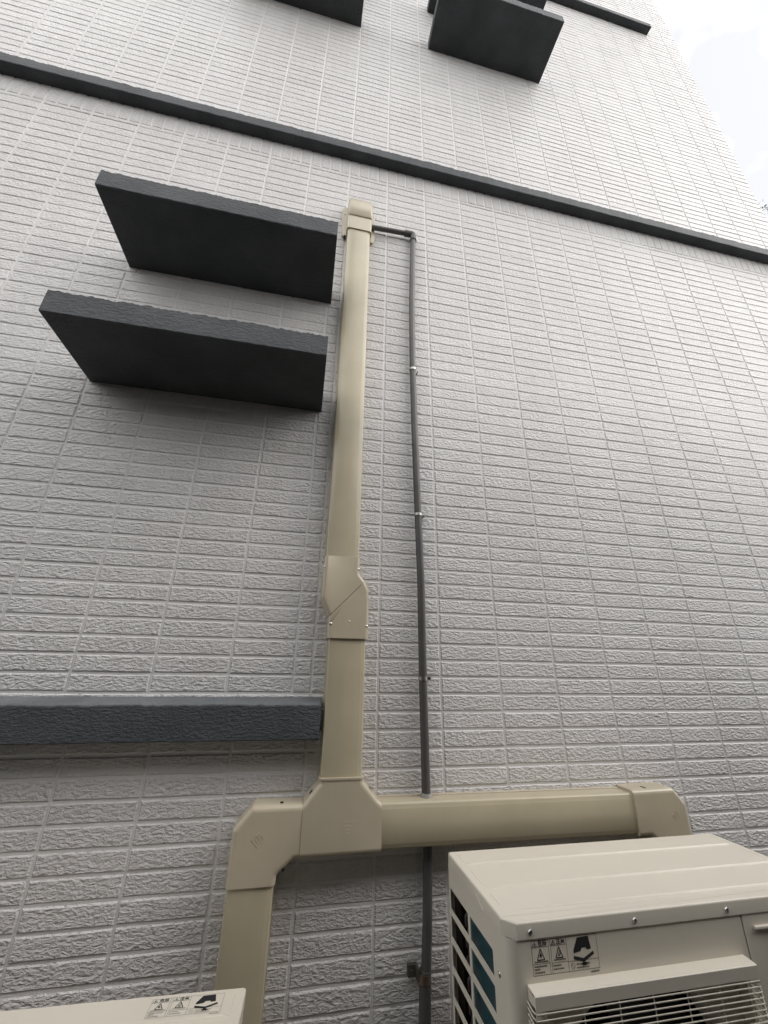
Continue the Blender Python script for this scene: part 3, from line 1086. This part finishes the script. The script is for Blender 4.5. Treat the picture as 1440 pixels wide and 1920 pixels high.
outdoor_unit('cream outdoor unit with wire fan guard and teal side coil, lower right', (0.147, -0.155, GZ), 0.760, 0.290, 0.57, 0.0, False, stand=-2.76 - GZ - 0.57)
A2 = math.radians(-2.2)
W2 = 0.76
ox = -0.2865 - W2 * math.cos(A2)
oy = -0.163 - W2 * math.sin(A2)
outdoor_unit('cream outdoor unit with warning print on its flat top, lower left corner', (ox, oy, GZ), W2, 0.290, 0.56, A2, True, stand=-2.95 - GZ - 0.56)

# ------------------------------------------------------------------ ground and surroundings
gm = mat('concrete_paving', (0.30, 0.29, 0.28), 0.85)
b = gm.node_tree.nodes['Principled BSDF']
n1 = N(gm, 'ShaderNodeTexNoise', Scale=3.0, Detail=8.0)
L(gm, objcoord(gm), n1.inputs['Vector'])
L(gm, mixcol(gm, ramp(gm, n1.outputs['Fac'], 0.3, 0.7), (0.05, 0.05, 0.048), (0.07, 0.067, 0.062)), b.inputs['Base Color'])
bp = N(gm, 'ShaderNodeBump', Strength=0.4, Distance=0.004)
n2 = N(gm, 'ShaderNodeTexNoise', Scale=90.0, Detail=3.0)
L(gm, objcoord(gm), n2.inputs['Vector'])
L(gm, n2.outputs['Fac'], bp.inputs['Height'])
L(gm, bp.outputs['Normal'], b.inputs['Normal'])
mb = MB(); mb.box(-150, 150, -150, 150, GZ - 0.3, GZ)
g = mb.build('ground', gm); tag(g, kind='structure')

# unseen wall behind the camera, added; height and dark tone shaped for the light
NBX0, NBX1, NBY, NBZ = -4.0, 4.0, -1.43, -1.25
nm = slate_material('dark_render', (0.04, 0.04, 0.035), (0.06, 0.055, 0.05), 0.002, 0.85)
mb = MB()
mb.box(NBX0, NBX1, NBY - 0.25, NBY, GZ, NBZ)
mb.box(NBX0 - 0.05, NBX1 + 0.05, NBY - 0.30, NBY + 0.05, NBZ, NBZ + 0.06)
nb = mb.build('unseen_wall', nm)
tag(nb, 'unseen dark wall across the passage, added to shape the light', 'wall')

# unseen house added to block frontal sky and give grey fill
FX0, FX1, FY, FZ = -3.0, 1.5, -4.5, 0.8
fm = slate_material('painted_render', (0.42, 0.41, 0.39), (0.50, 0.49, 0.47), 0.002, 0.85)
fh = empty('unseen_house', ((FX0 + FX1) / 2, FY, GZ))
tag(fh, 'unseen plain light grey house, added to block sky and give soft fill', 'house')
def fpart(mb, name, m):
    mb.v = [(x - (FX0 + FX1) / 2, y - FY, z - GZ) for x, y, z in mb.v]
    return mb.build(name, m, fh)
mb = MB(); mb.box(FX0, FX1, FY - 6.0, FY, GZ - 0.05, FZ); fpart(mb, 'wall', fm)
mb = MB(); mb.box(FX0 - 0.2, FX1 + 0.2, FY - 6.2, FY + 0.2, FZ, FZ + 0.18); fpart(mb, 'roof', SLATE)

# tree beyond the corner of the house
def tree(loc, h, label):
    root = empty('tree', loc)
    tag(root, label, 'tree')
    bark = slate_material('bark', (0.09, 0.075, 0.06), (0.14, 0.12, 0.10), 0.004, 0.9)
    leafm = mat('foliage', (0.05, 0.075, 0.035), 0.55)
    rnd = random.Random(11)
    tr = MB()
    tr.tube([(0, 0, -0.05), (0.05, 0, h * .3), (-0.03, .05, h * .55), (0, 0, h * .8)], [0.16, 0.12, 0.09, 0.05], n=12)
    tips = []
    for i in range(34):
        z0 = h * rnd.uniform(.35, .82)
        a = rnd.uniform(0, 2 * math.pi)
        l_ = rnd.uniform(.5, 1.0) * h * .26
        p0 = Vector((0, 0, z0))
        d = Vector((math.cos(a), math.sin(a), rnd.uniform(.2, .9))).normalized()
        p1 = p0 + d * l_ * .5 + Vector((0, 0, rnd.uniform(-.1, .1)))
        p2 = p0 + d * l_ + Vector((0, 0, rnd.uniform(-.1, .2)))
        tr.tube([p0, p1, p2], [0.035, 0.022, 0.008], n=6)
        for k in range(5):
            s = p1.lerp(p2, rnd.uniform(0, 1))
            q = s + Vector((rnd.uniform(-1, 1), rnd.uniform(-1, 1), rnd.uniform(-.3, 1))).normalized() * rnd.uniform(.3, .7)
            tr.tube([s, s.lerp(q, .5) + Vector((0, 0, .03)), q], [0.008, 0.006, 0.003], n=5)
            tips.append((s, q))
    tr.build('trunk', bark, root, smooth=60)
    cr_ = MB()
    for (s, q) in tips:
        for k in range(46):
            c = s.lerp(q, rnd.uniform(.1, 1.1)) + Vector((rnd.gauss(0, .10), rnd.gauss(0, .10), rnd.gauss(0, .08)))
            u = Vector((rnd.uniform(-1, 1), rnd.uniform(-1, 1), rnd.uniform(-1, .6))).normalized()
            w = u.cross(Vector((rnd.uniform(-1, 1), rnd.uniform(-1, 1), rnd.uniform(-1, 1)))).normalized()
            sz = rnd.uniform(.025, .05)
            cr_.add([c - u * sz, c + w * sz * .4, c + u * sz, c - w * sz * .4], [(0, 1, 2, 3)])
    cr_.build('crown', leafm, root)
    return root
tree((11.15, 2.6, GZ), 11.7, 'leafy tree whose branch tips show beyond the right house corner')
